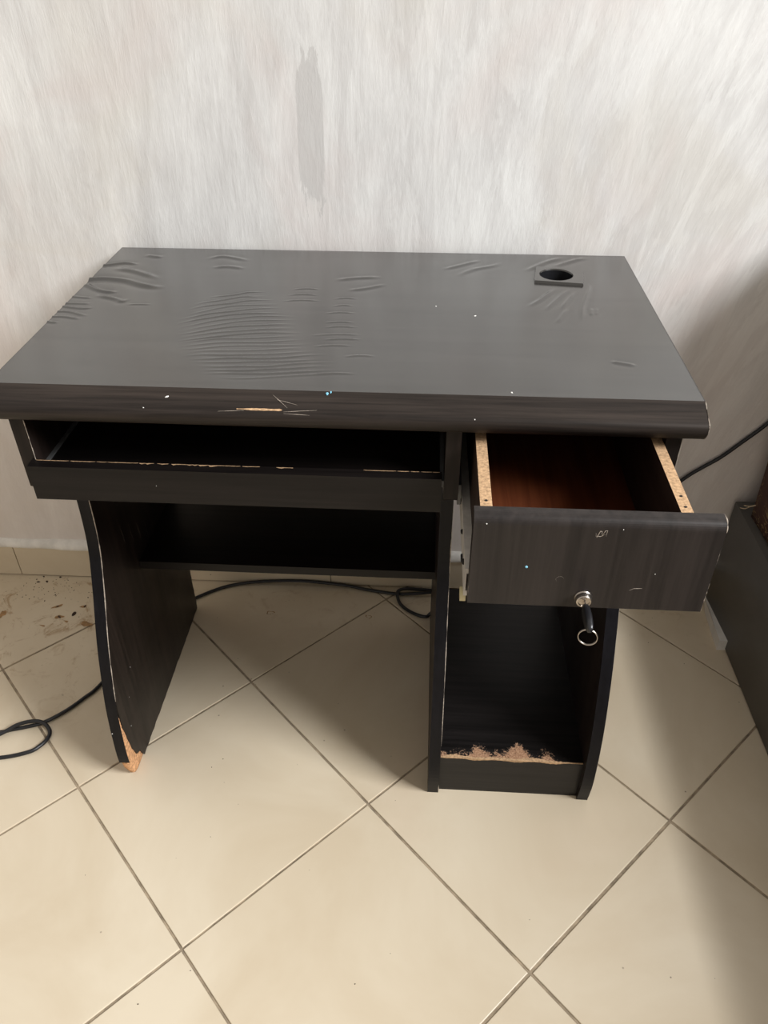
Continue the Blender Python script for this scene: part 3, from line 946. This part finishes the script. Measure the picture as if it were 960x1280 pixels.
# track screwed to the middle panel
bm = bmesh.new()
add_box(bm, XD + TH, XD + TH + 0.0045, -0.48, -0.10, 0.592, 0.622)
trk = from_bm('slide_track', bm, 'slide_dark', desk)

# lock
LX, LZ = 0.2775, 0.5955
bm = bmesh.new()
prof_l2 = [(0.0, 0.0095), (0.0012, 0.0095), (0.0025, 0.0088), (0.0055, 0.0086), (0.0075, 0.0082), (0.0083, 0.0074), (0.0083, 0.0062), (0.0070, 0.0058), (0.0070, 0.0)]
rows = []
for d, r in prof_l2:
    rows.append([bm.verts.new((LX + r * math.cos(2 * math.pi * k / 28), FYf - d, LZ + r * math.sin(2 * math.pi * k / 28))) for k in range(28)] if r > 0 else None)
for A, B in zip(rows[:-2], rows[1:-1]):
    for k in range(28):
        bm.faces.new((A[k], A[(k + 1) % 28], B[(k + 1) % 28], B[k]))
bm.faces.new(rows[-2])
lock = from_bm('lock', bm, 'steel', drawer)
tag(lock, 'round nickel cam lock')

# --- paint flecks and scratches on the desk
bm = bmesh.new()
def fleck(bm, p, nrm, r, aspect=1.0, ang=0.0):
    nrm = Vector(nrm).normalized()
    a = nrm.orthogonal().normalized(); b = nrm.cross(a)
    a, b = a * math.cos(ang) + b * math.sin(ang), b * math.cos(ang) - a * math.sin(ang)
    P = Vector(p)
    r *= 0.72
    ring = [P + (a * math.cos(k * math.pi / 4) * r * aspect + b * math.sin(k * math.pi / 4) * r) * random.uniform(0.7, 1.15) for k in range(8)]
    lo = [bm.verts.new(q + nrm * 0.0001) for q in ring]
    hi = [bm.verts.new(P + (q - P) * 0.7 + nrm * 0.0007) for q in ring]
    bm.faces.new(hi)
    for k in range(8):
        bm.faces.new((lo[k], lo[(k + 1) % 8], hi[(k + 1) % 8], hi[k]))
Up = (0, 0, 1)
Fr = (0, -1, 0)
bv = Vector((0, -0.45, 0.9))
for p, n, r, asp in (((0.1644, -0.2573, 0.75), Up, 0.0018, 1.4), ((0.1106, -0.2263, 0.75), Up, 0.0013, 1), ((0.1984, -0.476, 0.75), Up, 0.0016, 1.6),
                     ((-0.1968, -0.4975, 0.7446), bv, 0.0018, 2.2), ((-0.2213, -0.5115, 0.7374), bv, 0.0011, 1), ((0.156, -0.514, 0.7352), bv, 0.0013, 1),
                     ((0.1665, FYf, 0.691), Fr, 0.0012, 1), ((0.304, FYf, 0.6895), Fr, 0.0008, 1), ((0.347, FYf, 0.632), Fr, 0.0007, 1),
                     ((-PX + 0.005, -0.468, 0.27), (0, -1, 0.3), 0.0010, 1), ((-PX + 0.0035, -0.506, 0.125), Fr, 0.0016, 1), ((-PX + TH, -0.42, 0.19), (1, 0, 0), 0.0009, 1),
                     ((-PX + TH, -0.47, 0.1), (1, 0, 0), 0.0010, 1.3), ((-PX + TH, -0.45, 0.15), (1, 0, 0), 0.0006, 1), ((-0.225, -0.5135, 0.63), Fr, 0.0006, 1)):
    fleck(bm, p, n, r, asp, random.uniform(0, 3))
o = from_bm('paint_flecks', bm, 'white_fleck', desk)
tag(o, 'scattered specks of white paint', kind='stuff')
bm = bmesh.new()
fleck(bm, (0.2124, FYf, 0.6353), Fr, 0.0028, 0.8)
fleck(bm, (-0.0124, -0.4877, 0.7489), bv, 0.0024, 1.6, 0.6)
fleck(bm, (-0.0085, -0.4855, 0.7496), bv, 0.0013, 2.0, 0.6)
o = from_bm('blue_flecks', bm, 'blue', desk)
tag(o, 'specks of pale blue paint', kind='stuff')

bm = bmesh.new()
def scratch(pts, r):
    P = [Vector(q) for q in pts]
    rr = [r] * len(P)
    rr[0] = rr[-1] = r * 0.3
    tube(bm, P, rr, 5)
y = FYf - 0.00005
scratch([(0.2775, y, 0.6835), (0.2790, y, 0.6785), (0.2815, y, 0.6865), (0.2830, y, 0.6862), (0.2842, y, 0.6800), (0.2862, y, 0.6868), (0.2885, y, 0.6875), (0.2880, y, 0.680)], 0.0003)
scratch([(0.2775, y, 0.6800), (0.2825, y, 0.6795), (0.2875, y, 0.683)], 0.00025)
scratch([(0.3245, y, 0.6075), (0.3290, y, 0.6105), (0.3375, y, 0.6110)], 0.00035)
for k in range(10):
    a0 = 0.4 + k * 0.35
    scratch([(0.2495 + 0.0042 * math.cos(a0), y, 0.6195 + 0.0042 * math.sin(a0)), (0.2495 + 0.0042 * math.cos(a0 + 0.25), y, 0.6195 + 0.0042 * math.sin(a0 + 0.25))], 0.00022)
for p0, p1 in (((-0.075, -0.491, 0.7477), (-0.056, -0.5075, 0.7398)), ((-0.069, -0.4975, 0.7448), (-0.045, -0.5035, 0.7418)), ((-0.135, -0.513, 0.7365), (-0.105, -0.5118, 0.7374)), ((-0.06, -0.5135, 0.736), (-0.03, -0.5145, 0.7352)), ((-0.06, -0.512, 0.7373), (-0.022, -0.509, 0.7389))):
    scratch([p0, tuple((Vector(p0) + Vector(p1)) / 2 + Vector((0, 0, 0.0001))), p1], 0.00028)
for k in range(7):
    yy = -0.33 + 0.03 * k
    scratch([(-PX + TH, yy, 0.42 - 0.02 * k), (-PX + TH, yy + 0.004, 0.38 - 0.02 * k)], 0.0002)
o = from_bm('scratch_marks', bm, 'wear', desk)
tag(o, 'thin pale scratches', kind='stuff')
# gouge in the sloping front edge
bm = bmesh.new()
A, B = [], []
for i in range(19):
    t = i / 18
    xx = -0.114 + 0.052 * t
    w = 0.0016 * (1 if 0.22 < t < 0.97 else 0.45) * random.uniform(0.75, 1.2)
    A.append(bm.verts.new((xx, -0.5098 + w * 0.85, 0.73835 + w * 0.5)))
    B.append(bm.verts.new((xx, -0.5098 - w * 0.85, 0.73835 - w * 0.5 + 0.0002)))
for i in range(18):
    bm.faces.new((A[i], A[i + 1], B[i + 1], B[i]))
o = from_bm('gouge', bm, 'raw', top)
tag(o, 'pale gouge in the sloping front edge')

# ------------------------------------------------------------------ key in the lock
key_loc = DM @ Vector((LX, FYf - 0.0070, LZ))
key = empty('key', key_loc, DESK_ROT)
tag(key, 'small key with black bow and steel ring in the drawer lock', 'key')
bm = bmesh.new()
add_box(bm, -0.0008, 0.0008, -0.010, 0.012, -0.0034, 0.0034)
bevel_sharp(bm, 0.0003, 1)
from_bm('key_blade', bm, 'steel', key)
bm = bmesh.new()
yy_ = [-0.007, -0.0085, -0.012, -0.018, -0.026, -0.034, -0.040, -0.043, -0.0445]
hw = [0.003, 0.0045, 0.0062, 0.0072, 0.0076, 0.0070, 0.0055, 0.0038, 0.0022]
rings = []
for yv, h in zip(yy_, hw):
    rings.append([bm.verts.new((0.0046 * (h / 0.0076) ** 0.6 * math.copysign(abs(math.cos(a)) ** 0.6, math.cos(a)), yv, h * math.copysign(abs(math.sin(a)) ** 0.8, math.sin(a)))) for a in [2 * math.pi * k / 20 for k in range(20)]])
for A, B in zip(rings[:-1], rings[1:]):
    for k in range(20):
        bm.faces.new((A[k], A[(k + 1) % 20], B[(k + 1) % 20], B[k]))
bm.faces.new(rings[0]); bm.faces.new(rings[-1][::-1])
o = from_bm('key_bow', bm, 'black_plastic', key, True)
tag(o, 'black plastic key bow')
bm = bmesh.new()
RR = 0.0098
ctr = Vector((0.0, -0.0405, -0.0035 - RR + 0.001))
ax1 = Vector((0.96, -0.2, 0.15)).normalized()
ax2 = Vector((-0.02, 0.12, 1.0)); ax2 = (ax2 - ax1 * ax2.dot(ax1)).normalized()
for off in (0.0, 0.0010):
    nrm = ax1.cross(ax2)
    tube(bm, [ctr + nrm * off + (ax1 * math.cos(2 * math.pi * k / 40) + ax2 * math.sin(2 * math.pi * k / 40)) * RR for k in range(40)], 0.0006, 8, closed=True)
o = from_bm('key_ring', bm, 'steel', key, True)
tag(o, 'thin split steel ring')

# ------------------------------------------------------------------ power cable
r = 0.0036
path = []
path += [(-1.15, -0.60, r), (-0.95, -0.545, r), (-0.82, -0.50, r), (-0.7435, -0.4448, r + 0.003), (-0.7176, -0.4262, r + 0.0075), (-0.6927, -0.4174, r + 0.0085), (-0.6728, -0.4183, r + 0.0065), (-0.6575, -0.43, r + 0.001),
         (-0.6542, -0.4457, r), (-0.6617, -0.4633, r), (-0.6776, -0.4777, r), (-0.7222, -0.4915, r), (-0.78, -0.498, r + 0.004), (-0.83, -0.487, r + 0.0075), (-0.845, -0.465, r), (-0.81, -0.448, r),
         (-0.7466, -0.4379, r), (-0.7285, -0.4317, r), (-0.7073, -0.4253, r), (-0.6764, -0.413, r), (-0.6451, -0.385, r), (-0.6211, -0.3524, r), (-0.6039, -0.3242, r),
         (-0.575, -0.24, r), (-0.545, -0.16, r), (-0.515, -0.105, r), (-0.476, -0.0682, r), (-0.4141, -0.0275, r), (-0.3353, -0.0130, 0.0081), (-0.245, -0.0130, 0.0125), (-0.1559, -0.0145, 0.0060),
         (-0.1015, -0.0245, r), (-0.0391, -0.0344, r), (0.0049, -0.0362, r + 0.004), (0.0488, -0.0330, r + 0.006), (0.085, -0.045, r), (0.092, -0.036, r), (0.075, -0.0225, r), (0.0488, -0.0195, r), (0.0099, -0.0191, r + 0.001), (-0.0201, -0.0231, r + 0.005), (-0.0355, -0.0368, r + 0.0075),
         (-0.0293, -0.0644, r), (-0.0044, -0.0904, r), (0.0255, -0.1030, r), (0.0365, -0.0925, r), (0.052, -0.078, r), (0.10, -0.055, r), (0.17, -0.045, r), (0.26, -0.035, 0.02), (0.36, -0.022, 0.11), (0.45, -0.0125, 0.225),
         (0.521, -0.0075, 0.3078), (0.5553, -0.0065, 0.339), (0.5805, -0.0062, 0.3601), (0.6153, -0.006, 0.3988), (0.6485, -0.006, 0.4381), (0.72, -0.006, 0.535), (0.80, -0.006, 0.66), (0.86, -0.006, 0.80)]
bm = bmesh.new()
tube(bm, catmull(path, 6), r, 10)
cable = from_bm('power_cable', bm, 'rubber', None, True)
tag(cable, 'black cable looping over the floor behind the desk and up the wall', 'cable')

# ------------------------------------------------------------------ low sofa and cushion
sofa = empty('low_sofa', (1.15, -0.95, 0.0))
tag(sofa, 'low grey leatherette sofa to the right of the desk', 'sofa')
def local(ob, e):
    ob.location = -Vector(e.location)
bm = bmesh.new()
add_box(bm, 0.634, 1.50, -1.95, -0.013, 0.004, 0.262)
bevel_sharp(bm, 0.03, 5)
o = from_bm('seat_base', bm, 'leather', sofa, True); local(o, sofa)
bm = bmesh.new()
vs = [(0.640, -0.018, 0.0), (0.632, -0.020, 0.0), (0.624, -0.060, 0.0), (0.618, -0.166, 0.0), (0.640, -0.166, 0.0)]
hs = [0.012, 0.012, 0.022, 0.026, 0.026]
a = [bm.verts.new(v) for v in vs]
b = [bm.verts.new((v[0], v[1], h)) for v, h in zip(vs, hs)]
bm.faces.new(a[::-1]); bm.faces.new(b)
for i in range(5):
    bm.faces.new((a[i], a[(i + 1) % 5], b[(i + 1) % 5], b[i]))
o = from_bm('base_strip', bm, 'white_wood', sofa); local(o, sofa)
tag(o, 'short white board showing at the foot')
bm = bmesh.new()
add_box(bm, 1.29, 1.49, -1.95, -0.013, 0.262, 1.05)  # unseen sofa back, made tall to cast shade on the right-hand floor
bevel_sharp(bm, 0.05, 5)
o = from_bm('shade_backrest', bm, 'leather', sofa, True); local(o, sofa)

def box_cushion(name, loc, lx, ly, lz, tilt, label):
    """boxed back cushion: origin at the left, back, bottom corner"""
    e = empty(name, loc)
    e.rotation_euler = (tilt, 0, 0)
    tag(e, label, 'cushion')
    bm = bmesh.new()
    add_box(bm, 0, lx, -ly, 0, 0, lz)
    bevel_sharp(bm, 0.028, 6)
    from_bm('cover', bm, 'brocade', e, True)
    def ring(x, inset):
        pts = []
        R = 0.03
        for cy_, cz_, a0 in ((-R, R, -90), (-R, lz - R, 0), (-ly + R, lz - R, 90), (-ly + R, R, 180)):
            for k in range(9):
                a = math.radians(a0 + 90 * k / 8)
                pts.append(Vector((x, cy_ + (R - inset) * math.cos(a), cz_ + (R - inset) * math.sin(a))))
        return pts
    for x in (0.009, lx - 0.009):
        bm = bmesh.new()
        tube(bm, ring(x, 0.006), 0.0032, 8, closed=True)
        from_bm('piping', bm, 'piping', e, True)
    return e
cu = box_cushion('back_cushion', (0.648, -0.062, 0.263), 0.62, 0.15, 0.56, math.radians(-4), 'brown cushion with gold scroll pattern on the grey sofa')
bm = bmesh.new()
tube(bm, catmull([(0.658, -0.074, 0.300), (0.650, -0.066, 0.293), (0.642, -0.058, 0.284), (0.634, -0.050, 0.280)], 4), 0.0013, 6)
tube(bm, catmull([(0.642, -0.058, 0.284), (0.635, -0.056, 0.277), (0.628, -0.050, 0.274)], 4), 0.0010, 6)
o = from_bm('tassel', bm, 'piping', cu)
bpy.context.view_layer.update()
o.matrix_parent_inverse = cu.matrix_world.inverted()

# ------------------------------------------------------------------ dirt on the floor
bm = bmesh.new()
def crumb(x, y, s, el=1.0):
    a = random.uniform(0, 3.14)
    ring = []
    for k in range(7):
        t = 2 * math.pi * k / 7
        px, py = math.cos(t) * s * el, math.sin(t) * s
        rr_ = random.uniform(0.7, 1.15)
        ring.append((x + (px * math.cos(a) - py * math.sin(a)) * rr_, y + (px * math.sin(a) + py * math.cos(a)) * rr_))
    lo = [bm.verts.new((p[0], p[1], -0.0003)) for p in ring]
    hi = [bm.verts.new((x + (p[0] - x) * 0.6, y + (p[1] - y) * 0.6, s * 0.45)) for p in ring]
    bm.faces.new(hi)
    for k in range(7):
        bm.faces.new((lo[k], lo[(k + 1) % 7], hi[(k + 1) % 7], hi[k]))
for (x, y, s, el) in ((-0.7263, -0.126, 0.0048, 1.6), (-0.771, -0.1059, 0.0022, 1.8), (-0.7552, -0.1371, 0.0030, 2.2), (-0.712, -0.103, 0.0028, 1.8), (-0.801, -0.012, 0.0024, 1.6), (-0.826, -0.028, 0.0026, 1.5), (-0.845, -0.030, 0.0022, 2.0), (-0.84, -0.012, 0.002, 1.5), (-0.852, -0.022, 0.0016, 1.2), (-0.79, -0.070, 0.0017, 1.2), (-0.806, -0.090, 0.0015, 1.3), (-0.715, -0.075, 0.0014, 1.5), (-0.81, -0.06, 0.001, 1)):
    crumb(x, y, s, el)
for k in range(70):
    x = -0.80 + random.gauss(0, 0.06); y = -0.018 - abs(random.gauss(0, 0.05))
    crumb(x, y, random.uniform(0.0005, 0.0012), 1.3)
for k in range(46):
    crumb(random.uniform(-0.75, 0.6), random.uniform(-1.0, -0.05), random.uniform(0.0005, 0.0011), 1.2)
def stain(x, y, a, b, ring=False):
    n = 22
    k1, k2, k3 = random.uniform(0, 6), random.uniform(0, 6), random.uniform(0, 6)
    ang = random.uniform(-0.4, 0.6)
    def pt(t, f):
        rr_ = f * (1 + 0.22 * math.sin(2 * t + k1) + 0.16 * math.sin(3 * t + k2) + 0.1 * math.sin(5 * t + k3))
        px, py = math.cos(t) * a * rr_, math.sin(t) * b * rr_
        return (x + px * math.cos(ang) - py * math.sin(ang), y + px * math.sin(ang) + py * math.cos(ang), 0.0002)
    o_ = [sbm.verts.new(pt(2 * math.pi * k / n, 1)) for k in range(n)]
    if ring:
        i_ = [sbm.verts.new(pt(2 * math.pi * k / n, 0.72)) for k in range(n)]
        for k in range(n):
            if random.random() < 0.75:
                sbm.faces.new((o_[k], o_[(k + 1) % n], i_[(k + 1) % n], i_[k]))
    else:
        sbm.faces.new(o_)
sbm = bmesh.new()
for a_ in ((-0.771, -0.1059, 0.010, 0.004), (-0.7552, -0.1371, 0.009, 0.005), (-0.690, -0.1554, 0.012, 0.007), (-0.715, -0.104, 0.008, 0.003), (-0.78, -0.165, 0.006, 0.002), (-0.88, -0.135, 0.006, 0.012), (-0.735, -0.150, 0.006, 0.002)):
    stain(*a_)
for a_ in ((-0.3064, -0.1033, 0.0075, 0.006), (-0.0945, -0.1052, 0.0065, 0.005)):
    stain(*a_, True)
so = from_bm('floor_stains', sbm, 'stain')
tag(so, 'brown dried stains and rings on the floor tiles', 'stain', kind='stuff')
o = from_bm('dirt_crumbs', bm, 'crumb')
tag(o, 'dark dirt crumbs scattered on the floor tiles', 'dirt', kind='stuff')
